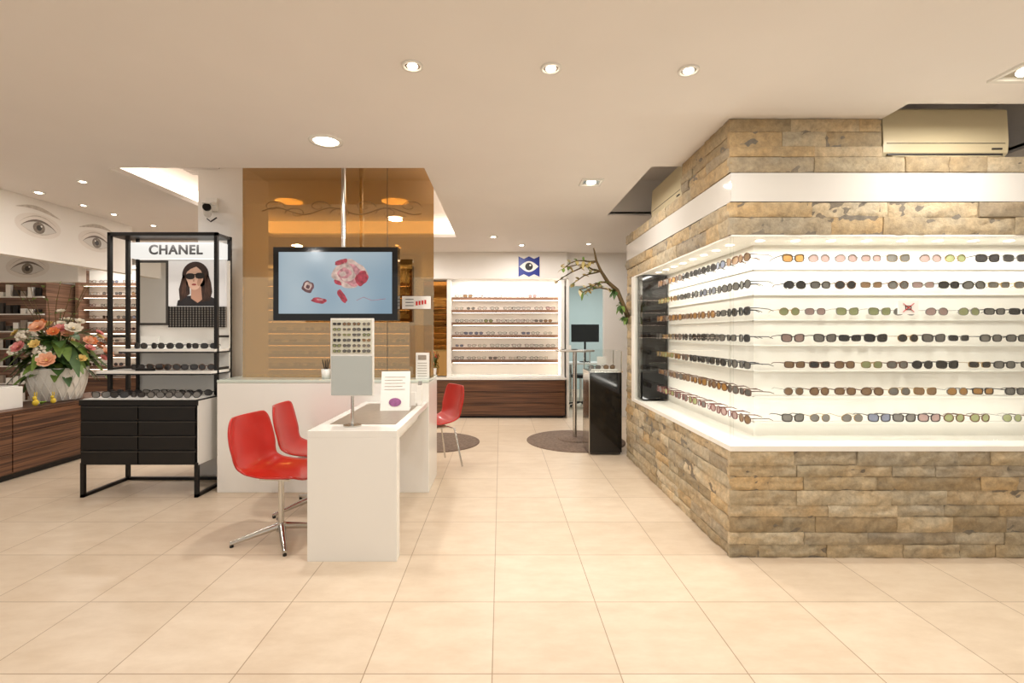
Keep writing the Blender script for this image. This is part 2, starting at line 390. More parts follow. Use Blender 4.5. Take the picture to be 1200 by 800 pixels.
for r in range(7):
    z=1.793-.165*r
    x=1.80+random.uniform(-.02,.03)
    fam=random.randrange(5)
    while x<3.52:
        if random.random()<.25: fam=random.randrange(5)
        st=random.randrange(5); fr=FR[[0,1,0,2,3][fam] if random.random()<.7 else random.choice([0,0,1,2,3])]
        glasses(g,(x,Y0+D-.15,z),random.uniform(-.06,.06),st,fr,lens_for(fam),.95,templ=.152)
        x+=random.choice([.155,.16,.168,.2])
    y=2.93+random.uniform(0,.02)
    while y<4.6:
        if random.random()<.25: fam=random.randrange(5)
        st=random.randrange(5); fr=FR[[0,1,0,2,4][fam]]
        glasses(g,(X0+D-.15,y,z),-pi/2+random.uniform(-.06,.06),st,fr,lens_for(fam),.98,templ=.149)
        y+=random.choice([.15,.155,.165])
g.build('sunglasses')
b=MB(); b.box(2.35,2.47,Y0-.006,Y0-.001,1.44,1.52,PAPER)
RD=mat('print_red',(200,40,35),.5,nscale=5,namt=.02); BKP=mat('print_black',(30,28,28),.5,nscale=5,namt=.02)
for (x0,x1,z0,z1) in ((2.392,2.428,1.466,1.470),(2.392,2.428,1.488,1.492),(2.392,2.396,1.466,1.492),(2.424,2.428,1.466,1.492),(2.404,2.416,1.474,1.484)): b.box(x0,x1,Y0-.008,Y0-.006,z0,z1,BKP)
b.tube([(2.378,Y0-.009,1.455),(2.442,Y0-.009,1.505)],.0018,RD,6)
b.tube([(2.378,Y0-.009,1.505),(2.442,Y0-.009,1.455)],.0018,RD,6); b.build('no_photo_sign')

# AC units
def ac(name,M):
    b=MB(); b.M=M
    prof=[(0,.0),(-.17,.0),(-.2,.035),(-.205,.10),(-.195,.29),(-.17,.31),(0,.31)]
    W=.75; vs=[]
    for x in (0,W):
        for (y,z) in prof: vs.append((x,y,z))
    n=len(prof); fs=[(k,(k+1)%n,n+(k+1)%n,n+k) for k in range(n)]+[list(range(n))[::-1],[n+k for k in range(n)]]
    b.add(vs,fs,ACM)
    b.box(.03,W-.03,-.2,-.19,.018,.03,DARKG); b.box(.02,W-.02,-.207,-.2,.086,.09,DARKG); b.box(W-.1,W-.04,-.208,-.2,.05,.06,DARKG)
    b.box(.05,W-.05,-.212,-.19,.006,.012,ACM)
    return b.build(name,bevel=.006)
ac('air_conditioner',Matrix.Translation((2.285,3.06,2.375)))
ac('air_conditioner',Matrix.Translation((1.62,4.5,2.375))@Matrix.Rotation(-pi/2,4,'Z'))

# ---------------------------------------------------------------- counter + desk
b=MB(); 
b.box(-2.365,-0.6,3.98,4.48,0,.915,WHITE); b.box(-2.365,-0.6,3.975,4.485,.915,.94,mat('counter_glass_top',(206,216,206),.08,nscale=3,namt=.02))
b.build('reception_counter',bevel=.004)
b=MB(); x0,x1=-1.127,-.606
b.box(x0,x1,2.78,2.86,0,.72,WHITE); b.box(x0,x1,2.78,3.972,.72,.76,WHITE); b.box(x0,x0+.04,3.85,3.972,0,.72,WHITE)
b.box(x0+.06,x1-.05,2.98,3.85,.7601,.763,GREYI); b.box(x0+.05,x1-.08,3.2,3.95,.62,.72,WHITE)
b.build('consultation_desk',bevel=.004)
# desk mirror
b=MB(); cx=-.91; cy=2.93
b.cyl((cx,cy),.055,.7602,.768,CHROME); b.cyl((cx,cy),.009,.768,.95,CHROME,16)
b.box(cx-.13,cx+.13,cy-.012,cy+.012,.945,1.42,WHITE); b.box(cx-.122,cx+.122,cy-.015,cy-.012,1.205,1.41,mat('mirror_reflection',(206,204,188),.3,nscale=4,namt=.03))  # upper panel: the mirror's reflection put in as plain colour
b.box(cx-.125,cx+.125,cy-.016,cy-.012,.95,1.19,mat('frosted_mirror',(196,198,190),.12,.6,nscale=3,namt=.02))
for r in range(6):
    for k in range(4): glasses(b,(cx-.09+k*.06,cy-.018,1.385-r*.033),0,random.randrange(5),FR[random.choice([0,0,2])],random.choice([LN[0],LN[4],LN[1],LN[2]]),.36,8,templ=.008)  # tiny glasses modelled in place of the mirror's reflected display
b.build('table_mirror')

# bronze glass with printed ornament
b=MB(); b.box(-2.27,-.592,4.2,4.21,.941,2.855,GLASSB); b.box(-1.0,-.996,4.198,4.2,.941,2.855,DARKG)
SW=mat('swirl_print',(132,102,64),.5,nscale=5,namt=.02)
def swirl(cx,cz,r,sg,tn=2.2):
    p=[]
    for k in range(30):
        t=k/29; a=t*tn*pi; rr=r*(1-t*.85); p.append((cx+sg*rr*math.cos(a),4.197,cz+rr*.55*math.sin(a)))
    b.tube(p,[.0035*(1-.6*k/29) for k in range(30)],SW,5)
p=[(-2.1+1.4*k/40,4.197,2.40+.03*math.sin(k*.45)) for k in range(41)]; b.tube(p,.0035,SW,5)
for k in range(7): swirl(-2.0+k*.2,2.41+.03*(-1)**k,.1,(-1)**k)
b.build('bronze_glass_partition')

# TV
def m_screen():
    m=bpy.data.materials.new('tv_picture'); m.use_nodes=True; nt=m.node_tree; p=nt.nodes['Principled BSDF']
    tc=nt.nodes.new('ShaderNodeTexCoord'); n=nt.nodes.new('ShaderNodeTexNoise'); n.inputs['Scale'].default_value=1.6; n.inputs['Detail'].default_value=1
    r=nt.nodes.new('ShaderNodeValToRGB'); r.color_ramp.elements[0].position=.3; r.color_ramp.elements[1].position=.7
    r.color_ramp.elements[0].color=lin((116,152,176)); r.color_ramp.elements[1].color=lin((198,212,218))
    nt.links.new(tc.outputs['Object'],n.inputs['Vector']); nt.links.new(n.outputs['Fac'],r.inputs['Fac']); nt.links.new(r.outputs['Color'],p.inputs['Emission Color'])
    p.inputs['Emission Strength'].default_value=.8; p.inputs['Base Color'].default_value=(0.01,.01,.01,1); p.inputs['Roughness'].default_value=.15
    return m
SCR=m_screen()
def em(name,c,s=.8,ns=3,na=.01): return mat(name,(5,5,5),.3,emit=c,estr=s,nscale=ns,namt=na)
b=MB(); tx0,tx1,tz0,tz1=-1.83,-.83,1.43,2.02; ty=3.84
b.box(tx0,tx1,ty,ty+.09,tz0,tz1,BLACKG); b.box(tx0+.045,tx1-.045,ty-.002,ty,tz0+.055,tz1-.04,SCR)
b.box(tx0+.05,tx1-.05,ty+.09,ty+.16,tz0+.08,tz1-.08,mat('tv_back',(70,40,26),.4,nscale=4,namt=.05))
b.cyl((-1.30,ty+.11),.02,1.8,2.86,CHROME,20)
def scx(px): return (px-587)*ty/560
def scz(py): return H+(390-py)*ty/560
def blob(px,py,rx,ry,m,lay=1,rot=0,wob=.08,n=30):
    pts=[]
    for k in range(n):
        a=2*pi*k/n; q=1+wob*math.sin(4*a+px)+wob*.5*math.sin(7*a); X=rx*q*math.cos(a);Z=ry*q*math.sin(a)
        pts.append((scx(px+X*math.cos(rot)-Z*math.sin(rot)),ty-.002-.0006*lay,scz(py+X*math.sin(rot)+Z*math.cos(rot))))
    b.poly(pts[::-1],m)
E1=em('tv_pink',(206,140,142),.8,30,.45);E2=em('tv_red',(182,62,76),.8,30,.5);E3=em('tv_cream',(216,186,172),.8,24,.4);E4=em('tv_dark',(110,72,74),.8,30,.5)
blob(410,321,20,16,E3);blob(412,322,16,12,E1,2,.4);blob(406,319,12,9,E3,3,.9);blob(404,320,8,6,E1,4);blob(402,321,4,3,E3,5);blob(424,326,7,9,E2,3,.5);blob(400,307,8,3,E2,3,-.3);blob(396,331,5,2.4,E2,3,.5)
blob(361,336,7,7,E4);blob(361,335,4.6,4.6,E3,2);blob(361,336,2.4,2.4,E4,3);blob(374,352,9,3.4,E2,1,.1);blob(401,347,9,3.6,E2,1,1.0);blob(375,351,4,1.2,E1,2,.1)
b.tube([(scx(418),ty-.004,scz(352)),(scx(426),ty-.004,scz(348)),(scx(436),ty-.004,scz(352)),(scx(452),ty-.004,scz(350))],.0014,E2,5)
b.build('television')
b=MB(); b.box(-.86,-.61,4.16,4.17,1.54,1.65,PAPER)
for k in range(3): b.box(-.83,-.83+.07,4.155,4.16,1.565+k*.028,1.570+k*.028,BKP)
for k in range(4): b.box(-.74+k*.025,-.725+k*.025,4.155,4.16,1.57+k*.004,1.605+k*.004,RD)
b.box(-.735,-.73,4.165,4.199,1.58,1.6,CHROME); b.build('price_sign')

# ---------------------------------------------------------------- chairs
def shell(mb):
    prof=[(-.275,.795),(-.27,.765),(-.262,.71),(-.245,.63),(-.22,.54),(-.18,.47),(-.11,.43),(0,.415),(.12,.42),(.19,.425),(.225,.41)]
    wid=[.165,.195,.215,.225,.215,.205,.21,.225,.23,.22,.19]
    def fn(u,v):
        t=u*(len(prof)-1); i=min(int(t),len(prof)-2); f=t-i
        x=prof[i][0]*(1-f)+prof[i+1][0]*f; z=prof[i][1]*(1-f)+prof[i+1][1]*f; w=wid[i]*(1-f)+wid[i+1]*f
        s=2*v-1; c=abs(s)**2.2
        back=max(0,min(1,(z-.42)/.15)) if u<.6 else 0
        return (x+.05*c*back, s*w, z+.04*c*(1-back*.9))
    mb.grid(fn,22,10,RED)
def swivel_chair(loc,rz):
    b=MB(); shell(b); o=b.build('red_chair',solid=.012,sub=1)
    c=MB()
    c.cyl((0,0),.018,.05,.40,CHROME,20); c.cyl((0,0),.03,.05,.1,CHROME,20); c.box(-.1,.1,-.08,.08,.395,.405,CHROME)
    for k in range(4):
        a=k*pi/2+.62
        c.tube([(0,0,.085),(.14*math.cos(a),.14*math.sin(a),.055),(.29*math.cos(a),.29*math.sin(a),.022)],[.024,.019,.013],CHROME,8)
        c.cyl((.28*math.cos(a),.28*math.sin(a)),.012,0,.02,BLACK,12)
    p=c.build('pedestal_base'); child(p,o); o.location=loc; o.rotation_euler=(0,0,rz); return o
swivel_chair((-1.425,3.10,0),-.12)
swivel_chair((-1.42,3.62,0),.1)
def leg_chair(loc,rz):
    b=MB(); shell(b); o=b.build('red_chair',solid=.012,sub=1)
    c=MB()
    for sx,sy in ((.18,.16),(.18,-.16),(-.15,.16),(-.15,-.16)):
        c.tube([(sx*.5,sy*.7,.402),(sx*.9,sy,.385),(sx*1.35,sy*1.25,.008)],.009,CHROME,8)
    c.box(-.1,.1,-.12,.12,.39,.4,CHROME)
    p=c.build('leg_frame'); child(p,o); o.location=loc; o.rotation_euler=(0,0,rz)
leg_chair((-.66,4.80,0),pi+.55)

# rugs, high table, pedestal
def rug(x,y,r):
    b=MB(); b.lathe([(.0001,.012),(r*.97,.012),(r,.006),(r,0)],(x,y,0),RUG,64); b.build('round_rug')
rug(.92,5.9,.6); rug(-.78,5.82,.52)
b=MB(); b.lathe([(.0001,.0),(.24,.0),(.245,.01),(.24,.02),(.0001,.02)],(.92,5.95,1.1),mat('table_top_grey',(190,184,174),.2,nscale=3,namt=.03),48)
b.cyl((.92,5.95),.026,.02,1.1,CHROME,20); b.lathe([(.0001,.03),(.05,.026),(.2,.012),(.21,.006),(.21,0)],(.92,5.95,.0125),RUG,40)
b.build('bistro_table')
b=MB(); b.box(.72,.95,5.92,6.02,1.121,1.128,BLACKG); b.box(.80,.86,5.85,5.86,1.121,1.18,PAPER); b.box(.79,.87,5.85,5.9,1.121,1.124,PAPER);b.build('tablet')
b=MB(); b.box(.965,1.315,5.2,5.58,.03,.9,BLACKG); b.box(.975,1.305,5.21,5.57,0.013,.03,DARKG); b.box(.955,1.325,5.19,5.59,.9,.915,CHROME)
b.box(.958,.965,5.2,5.58,.03,.9,CHROME)
for (x,y) in ((.965,5.2),(1.307,5.2),(.965,5.572),(1.307,5.572)): b.box(x,x+.008,y,y+.008,.915,1.13,CHROME)
b.box(.965,1.315,5.2,5.204,.915,1.13,GLASSC); b.box(.965,.969,5.2,5.58,.915,1.13,GLASSC); b.box(.96,1.32,5.195,5.585,1.13,1.138,GLASSC)
glasses(b,(1.05,5.35,.945),0,0,FR[0],LN[0],1); glasses(b,(1.22,5.38,.945),0,1,FR[1],LN[1],1)
b.box(1.0,1.28,5.25,5.3,.916,.93,PAPER); b.box(1.1,1.2,5.45,5.47,.916,1.06,PAPER)
b.build('display_pedestal')

# ---------------------------------------------------------------- black display rack
b=MB(); L_,R_=-3.40,-2.45; yf,yu,yb=3.86,4.14,4.34
def post(x,y,z0,z1,s=.014): b.box(x-s,x+s,y-s,y+s,z0,z1,BLACK)
for x in (L_+.014,R_-.014):
    post(x,yf+.014,0,.28); post(x,yb,0,2.2); post(x,yu,.75,2.2)
    b.box(x-.014,x+.014,yf,yb,0,.025,BLACK)
    for z in (2.186,1.3,1.02): b.box(x-.012,x+.012,yu,yb,z-.01,z+.01,BLACK)
for z in (2.186,): 
    b.box(L_,R_,yu-.014,yu+.014,z-.014,z+.014,BLACK); b.box(L_,R_,yb-.014,yb+.014,z-.014,z+.014,BLACK)
b.box(L_,R_,yu,yb,2.17,2.185,BLACK)
b.box(L_,R_,yb-.014,yb+.014,0.0,.025,BLACK)
post(L_+.14,yb-.05,.76,2.17,.01)
b.box(L_,R_-.008,yf+.01,yb,.262,.745,BLACK)
for k in range(4):
    z=.27+k*.12
    for (xa,xb) in ((L_+.012,L_+.468),(L_+.478,R_-.02)): b.box(xa,xb,yf-.006,yf+.01,z,z+.108,BLACK)
    b.box(L_+.01,R_-.01,yf-.009,yf-.006,z+.1,z+.105,DARKG)
b.box(R_-.008,R_+.002,yf+.01,yb,.262,.78,WHITE)
b.box(L_,R_,yf-.01,yb,.745,.79,BLACK); b.box(L_+.02,R_-.02,yf+.005,yb-.02,.79,.795,WHITE)
for z,xl,yy in ((.985,L_-.02,yu-.1),(1.17,L_+.13,yu-.05)):
    b.box(xl,R_,yy,yb-.015,z,z+.022,WHITE); b.box(xl,R_,yy-.004,yy,z-.008,z+.0,BLACK)
    b.box(xl,R_,yy,yb-.015,z-.012,z,BLACK)
b.box(L_+.13,R_,yb-.03,yb-.01,.80,1.98,WHITE)
b.box(L_+.13,R_-.02,yb-.12,yb-.02,1.99,2.13,em('sign_lightbox',(250,246,238),1.0))
b.box(L_+.14,-2.99,yb-.045,yb-.03,1.40,1.98,DARKG); b.box(L_+.16,-3.01,yb-.048,yb-.045,1.42,1.96,MIRROR)
b.box(-2.985,R_-.02,yb-.05,yb-.03,1.57,1.98,mat('poster_bg',(206,204,202),.35,emit=(206,204,202),estr=.4,nscale=3,namt=.02))
MESHM=mat('mesh_backing',(150,145,138),.5,nscale=8,namt=.05)
b.box(-2.985,R_-.02,yb-.05,yb-.03,1.38,1.565,MESHM)
for k in range(9): b.box(-2.985,R_-.02,yb-.056,yb-.05,1.385+k*.021,1.390+k*.021,BLACK)
for k in range(20): x=-2.98+k*.0258; b.box(x,x+.006,yb-.058,yb-.05,1.38,1.565,BLACK)
py=yb-.051
SK=mat('print_skin',(222,186,166),.5,nscale=9,namt=.07);HR=mat('print_hair',(56,38,32),.5,nscale=18,namt=.4);LP=mat('print_lips',(160,64,64),.5,nscale=6,namt=.02);CO=mat('print_coat',(34,32,36),.5,nscale=16,namt=.3);SKD=mat('print_skin_dark',(196,152,130),.5,nscale=6,namt=.05);HRL=mat('print_hair_light',(98,68,54),.5,nscale=18,namt=.3)
def pell(cx,cz,rx,rz,m,lay,rot=0,n=28,e=2):
    pts=[]
    for k in range(n):
        a=2*pi*k/n; ca,sa=math.cos(a),math.sin(a)
        X=rx*abs(ca)**(2/e)*(1 if ca>=0 else -1);Z=rz*abs(sa)**(2/e)*(1 if sa>=0 else -1)
        pts.append((cx+X*math.cos(rot)-Z*math.sin(rot),py-.0008*lay,cz+X*math.sin(rot)+Z*math.cos(rot)))
    b.poly(pts,m)
def pp(pts,m,lay): b.poly([(x,py-.0008*lay,z) for x,z in pts],m)
pc=-2.74
pp([(pc-.17,1.572),(pc+.2,1.572),(pc+.19,1.63),(pc+.08,1.68),(pc-.08,1.66),(pc-.16,1.62)],CO,1)
pell(pc+.0,1.85,.12,.12,HR,2); pp([(pc+.02,1.85),(pc+.118,1.85),(pc+.14,1.78),(pc+.15,1.70),(pc+.13,1.62),(pc+.0,1.6)],HR,2); pp([(pc-.115,1.85),(pc-.06,1.84),(pc-.05,1.68),(pc-.14,1.61),(pc-.15,1.72)],HR,2)
for q in range(5): pp([(pc+.085+q*.011,1.87-q*.02),(pc+.089+q*.011,1.87-q*.02),(pc+.092+q*.010,1.72-q*.01),(pc+.075+q*.008,1.62),(pc+.086+q*.010,1.72-q*.01)],HRL,3)
for q in range(4): pp([(pc-.085-q*.009,1.86-q*.02),(pc-.081-q*.009,1.86-q*.02),(pc-.088-q*.010,1.72-q*.01),(pc-.08-q*.012,1.63),(pc-.094-q*.010,1.72-q*.01)],HRL,3)
pp([(pc-.04,1.75),(pc+.05,1.75),(pc+.06,1.63),(pc+.02,1.6),(pc-.04,1.64)],SKD,3)
pell(pc-.006,1.835,.078,.09,SK,4,.08); pell(pc-.010,1.785,.058,.07,SK,4.2,.08)
pp([(pc-.085,1.87),(pc-.06,1.92),(pc-.03,1.945),(pc+.05,1.94),(pc+.085,1.86),(pc+.085,1.8),(pc+.05,1.89),(pc+.01,1.925),(pc-.04,1.905)],HR,5)
pell(pc+.035,1.79,.018,.04,SKD,4.5,-.2)
pell(pc-.045,1.838,.040,.027,BKP,6,0,28,2.6);pell(pc+.04,1.843,.040,.027,BKP,6,0,28,2.6);pp([(pc-.02,1.848),(pc+.02,1.851),(pc+.02,1.86),(pc-.02,1.857)],BKP,6)
pell(pc-.014,1.80,.008,.012,SKD,6);pell(pc-.012,1.764,.021,.0085,LP,6)
for k in range(5): glasses(b,(-3.14+k*.15,4.16,1.218),random.uniform(-.3,.3),random.randrange(5),FR[0],LN[4],1.0,templ=.1)
for k in range(5): glasses(b,(-3.15+k*.15,4.14,1.035),random.uniform(-.3,.3),random.randrange(5),FR[random.choice([0,0,1])],LN[4],1.0,templ=.1)
for k in range(6):
    for j in range(2): glasses(b,(-3.29+k*.15,3.93+j*.15,.822),random.uniform(-.2,.2),random.randrange(5),FR[0],LN[random.choice([4,4,0])],.98,templ=.1)
b.box(-3.2,-3.05,4.25,4.27,1.2,1.3,PAPER); b.box(-2.9,-2.8,4.25,4.27,1.2,1.26,PAPER); b.box(-2.62,-2.5,4.2,4.21,1.2,1.27,PAPER)
b.box(-3.1,-2.95,4.05,4.08,1.008,1.03,BLACK);
rack=b.build('eyewear_display_rack')
cu=bpy.data.curves.new('sign_lettering','FONT'); cu.body='CHANEL'; cu.size=.115; cu.align_x='CENTER'; cu.align_y='CENTER'; cu.extrude=.002; cu.space_character=1.1; cu.offset=.0035
t=bpy.data.objects.new('sign_lettering',cu); bpy.context.collection.objects.link(t); t.location=(-2.87,yb-.124,2.06); t.rotation_euler=(pi/2,0,0); cu.materials.append(BKP); t.parent=rack
lamp('rack_lamp',(-2.9,4.18,2.15),5,.7,LC,shape='RECTANGLE',sy=.04)

# security camera
b=MB(); cx=-2.66
b.cyl((cx,4.40),.05,2.50,2.53,WHITE); b.box(cx-.05,cx+.05,4.385,4.42,2.45,2.57,WHITE)
b.tube([(cx,4.39,2.49),(cx,4.33,2.45),(cx+.03,4.29,2.43)],.012,WHITE,10)
b.M=Matrix.Translation((cx+.03,4.28,2.42))@Matrix.Rotation(.5,4,'Z')@Matrix.Rotation(-.25,4,'X')
b.tube([(0,.06,0),(0,-.07,0)],.032,WHITE,20); b.tube([(0,-.07,0),(0,-.085,0)],[.035,.034],BLACKG,20); b.box(-.036,.036,-.1,.06,.03,.037,WHITE)
b.M=Matrix.Identity(4); b.tube([(cx-.04,4.39,2.38),(cx,4.38,2.35),(cx+.05,4.39,2.39)],.006,BLACK,8)
b.build('security_camera')

# ---------------------------------------------------------------- left side cabinet, fascia, eyes
b=MB(); b.box(-4.86,-4.41,2.9,5.7,.06,.6,WOOD); b.box(-4.86,-4.45,2.9,5.7,0,.06,BLACK); b.box(-4.88,-4.395,2.88,5.72,.6,.63,WOOD)
for yy in (2.91,3.61,4.31,5.01):
    for k in range(3): b.box(-4.41,-4.398,yy,yy+.69,.075+k*.175,.24+k*.175,WOOD)
b.build('drawer_cabinet',bevel=.002)
b=MB(); b.box(-4.5,-4.4,2.4,5.7,2.03,2.598,WALL); b.box(-7.6,-4.6,5.2,5.3,1.887,2.598,WALL); b.build('wall_bulkhead')
EW=mat('eye_white',(212,208,202),.6,nscale=9,namt=.03);EI=mat('eye_iris',(128,118,108),.6,nscale=40,namt=.3);EB=mat('eye_line',(118,108,98),.6,nscale=30,namt=.2);EBR=mat('eye_brow',(196,187,176),.6,nscale=30,namt=.2);EP=mat('eye_pupil',(60,56,52),.5,nscale=9,namt=.05)
SHD=mat('eye_skin_shade',(228,221,213),.6,nscale=6,namt=.04)
b=MB()
def eye(f,w,mir=1):
    def E(pts,m,l): b.poly([f(x*w*mir,z*w,l) for x,z in pts],m)
    def band(pts,th,m,l):
        n=len(pts)
        for k in range(n-1):
            a,c=pts[k],pts[k+1]; t0=th*math.sin(pi*k/(n-1))+.003;t1=th*math.sin(pi*(k+1)/(n-1))+.003
            E([(a[0],a[1]-t0),(c[0],c[1]-t1),(c[0],c[1]+t1),(a[0],a[1]+t0)],m,l)
    E([(.52*math.cos(a*pi/14),.06+.26*math.sin(a*pi/14)) for a in range(28)],SHD,.4)
    up=[(-.4+.8*k/12,.17*math.sin(pi*k/12)**.8) for k in range(13)]; lo=[(-.4+.8*k/12,-.12*math.sin(pi*k/12)) for k in range(13)]
    E(up+lo[::-1][1:-1],EW,1)
    E([(.135*math.cos(a*pi/12),.02+.125*math.sin(a*pi/12)) for a in range(24)],EI,2)
    E([(.06*math.cos(a*pi/8),.02+.06*math.sin(a*pi/8)) for a in range(16)],EP,3)
    E([(.05+.02*math.cos(a*pi/6),.06+.02*math.sin(a*pi/6)) for a in range(12)],PAPER,4)
    band(up,.022,EB,4); band(lo,.008,EBR,4); band([(-.42+.86*k/12,.07+.2*math.sin(pi*k/12)**.8) for k in range(13)],.008,EBR,4)
    band([(-.5+1.0*k/12,.34+.1*math.sin(pi*k/12+.3)) for k in range(13)],.04,EBR,2)
eye(lambda x,z,l:(-4.399+.001*l,4.55+x,2.32+z),.44); eye(lambda x,z,l:(-4.399+.001*l,5.2+x,2.30+z),.44,-1)
eye(lambda x,z,l:(-5.15+x,5.199-.001*l,2.02+z),.46)
b.build('eye_mural')

# shelving back-left
def shelving(xa,xb,y,zs,th,depth,m,each=.2,sc=1.0):
    b=MB()
    for z in zs:
        b.box(xa,xb,y-depth,y,z-th,z,m)
        b.box(xa+.02,xb-.02,y-depth+.015,y-depth+.03,z-th-.006,z-th-.0005,EML)  # added glow strip, lifts the dark wall between the shelves
        x=xa+.12
        while x<xb-.1:
            glasses(b,(x,y-depth+.05,z+.026),random.uniform(-.3,.3),random.randrange(5),FR[random.choice([0,0,1,2,4])],CLR if random.random()<.7 else random.choice(LN),sc,8,templ=.07)
            x+=each*random.uniform(.85,1.3)
    return b
b=shelving(-6.7,-1.45,BY-.02,[.8+.19*k for k in range(8)],.05,.14,WOODL)
b.box(-6.7,-1.45,BY-.02,BY-.005,.64,2.4,WHITEM)
b.box(-6.75,-6.7,BY-.22,BY-.005,.63,2.4,WOODL); b.box(-1.45,-1.4,BY-.22,BY-.005,.63,2.4,WOODL); b.box(-4.1,-4.05,BY-.22,BY-.01,.63,2.4,WOODL)
b.box(-6.75,-1.4,BY-.3,BY-.01,2.34,2.4,WHITE)
b.build('frame_shelving')
b=MB(); b.box(-6.8,-1.3,7.45,BY-.01,.04,.6,WOOD); b.box(-6.82,-1.28,7.43,BY-.01,.6,.63,WOOD); b.box(-6.8,-1.3,7.5,BY-.01,0,.04,BLACK); b.build('shelving_base_cabinet')
b=MB(); b.box(-7.58,-6.85,7.2,7.78,0,2.1,WOODL)
for k in range(7):
    b.box(-7.56,-6.87,7.16,7.2,.3+k*.26,.32+k*.26,WHITE)
    for j in range(6):
        c=random.choice([PAPER,BLACK,CHROME,DARKG,PAPER,GREYI]); x=-7.52+j*.11; b.box(x,x+.07,7.15,7.19,.32+k*.26,.32+k*.26+random.uniform(.06,.18),c)
b.build('product_cabinet')
lamp('shelf_lamp',(-5.4,7.35,2.33),15,2.4,LC,rot=(.5,0,0),shape='RECTANGLE',sy=.05)
lamp('shelf_lamp',(-2.7,7.35,2.33),15,2.4,LC,rot=(.5,0,0),shape='RECTANGLE',sy=.05)

# centre back niche
b=shelving(-.79,.94,BY-.02,[.90+.2*k for k in range(6)],.045,.13,WOODL,.16)
b.box(-.8,.95,BY-.02,BY-.005,.66,2.17,WHITEM); b.box(-.85,-.79,7.52,BY-.005,.66,2.17,WHITE); b.box(.94,1.0,7.52,BY-.005,.66,2.17,WHITE)
b.box(.915,.935,7.56,7.6,.68,2.15,EMN); b.box(-.85,1.0,7.5,BY-.005,.633,.66,WHITE)
b.build('wall_shelf_display')
b=MB(); b.box(-1.24,1.0,7.46,BY-.005,.04,.60,WOOD); b.box(-1.25,1.02,7.44,BY-.005,.60,.63,WHITE); b.box(-1.2,.98,7.5,BY-.005,0,.04,BLACK)
for k in range(3): b.box(-1.235,.995,7.448,7.46,.06+k*.18,.225+k*.18,WOOD)
b.build('low_cabinet')
b=MB(); b.box(-1.24,-.86,7.72,7.73,.64,2.16,mat('bronze_mirror',(190,152,96),.03,1.0,nscale=2,namt=.02)); b.box(-1.25,-.855,7.73,7.79,.64,2.16,WOOD); b.build('bronze_mirror_panel')
lamp('wall_display_lamp',(.08,7.5,2.13),10,1.6,LC,rot=(.4,0,0),shape='RECTANGLE',sy=.05)
# eye sign
BL=mat('sign_blue',(36,52,140),.4,nscale=3,namt=.03)
b=MB(); yy=7.49; sx=.44; sz=2.37
def sp(pts,m,l): b.poly([(sx+x,yy-.002*l,sz+z) for x,z in pts],m)
b.box(sx-.165,sx+.165,yy,7.499,sz-.16,sz+.16,WALL)
sp([(-.165,.16),(-.165,-.16),(-.08,-.12),(0,-.16),(.08,-.12),(.165,-.16),(.165,.16),(.08,.12),(0,.16),(-.08,.12)],BL,1)
sp([(-.15+.3*k/12,.085*math.sin(pi*k/12)) for k in range(13)]+[(.15-.3*k/12,-.085*math.sin(pi*k/12)) for k in range(1,12)],PAPER,2)
sp([(.06*math.cos(a*pi/12),.06*math.sin(a*pi/12)) for a in range(24)],BKP,3); sp([(.02+.015*math.cos(a*pi/6),.02+.015*math.sin(a*pi/6)) for a in range(12)],PAPER,4)
b.build('eye_sign')
# office
b=MB(); b.box(1.3,2.6,9.2,9.8,.72,.75,WHITE)
for x in (1.33,2.55): b.box(x,x+.04,9.25,9.29,0,.72,CHROME); b.box(x,x+.04,9.7,9.74,0,.72,CHROME)
b.build('office_desk')
b=MB(); b.box(1.4,1.95,9.5,9.54,1.15,1.5,BLACKG); b.cyl((1.68,9.55),.02,.76,1.2,BLACK,12); b.cyl((1.68,9.55),.11,.751,.765,BLACK,20); b.build('computer_monitor')
b=MB(); b.cyl((1.45,8.7),.18,.52,.58,BLACK); b.cyl((1.45,8.7),.025,.06,.52,CHROME,12)
for k in range(5):
    a=k*2*pi/5; b.tube([(1.45,8.7,.08),(1.45+.24*math.cos(a),8.7+.24*math.sin(a),.03)],.015,BLACK,8); b.ell((1.45+.24*math.cos(a),8.7+.24*math.sin(a),.025),.022,.022,.025,BLACK,8)
b.build('office_stool')

# ---------------------------------------------------------------- flowers
GR=[mat('leaf_green',(66,98,46),.5,nscale=12,namt=.25),mat('leaf_light',(112,140,64),.5,nscale=12,namt=.2)]
FC=[mat('petal_white',(240,232,214),.6,nscale=9,namt=.05),mat('petal_peach',(236,176,140),.6,nscale=9,namt=.08),mat('petal_orange',(222,128,72),.6,nscale=9,namt=.08),mat('petal_pink',(222,140,136),.6,nscale=9,namt=.08),mat('petal_yellow',(230,200,120),.6,nscale=9,namt=.08)]
STEM=mat('twig',(92,74,44),.8,nscale=20,namt=.2)
def leaf(mb,p,d,L,W,m,droop=.3):
    p=Vector(p); d=Vector(d).normalized(); s=d.cross(Vector((0,0,1)))
    if s.length<.05: s=Vector((1,0,0))
    s.normalize(); n=s.cross(d)
    def fn(u,v):
        w=W*math.sin(pi*min(1,u*.95+.03))**.8; q=p+d*(L*u)+s*((2*v-1)*w)+n*(.25*w*abs(2*v-1))-Vector((0,0,1))*droop*L*u*u
        return tuple(q)
    mb.grid(fn,6,2,m)
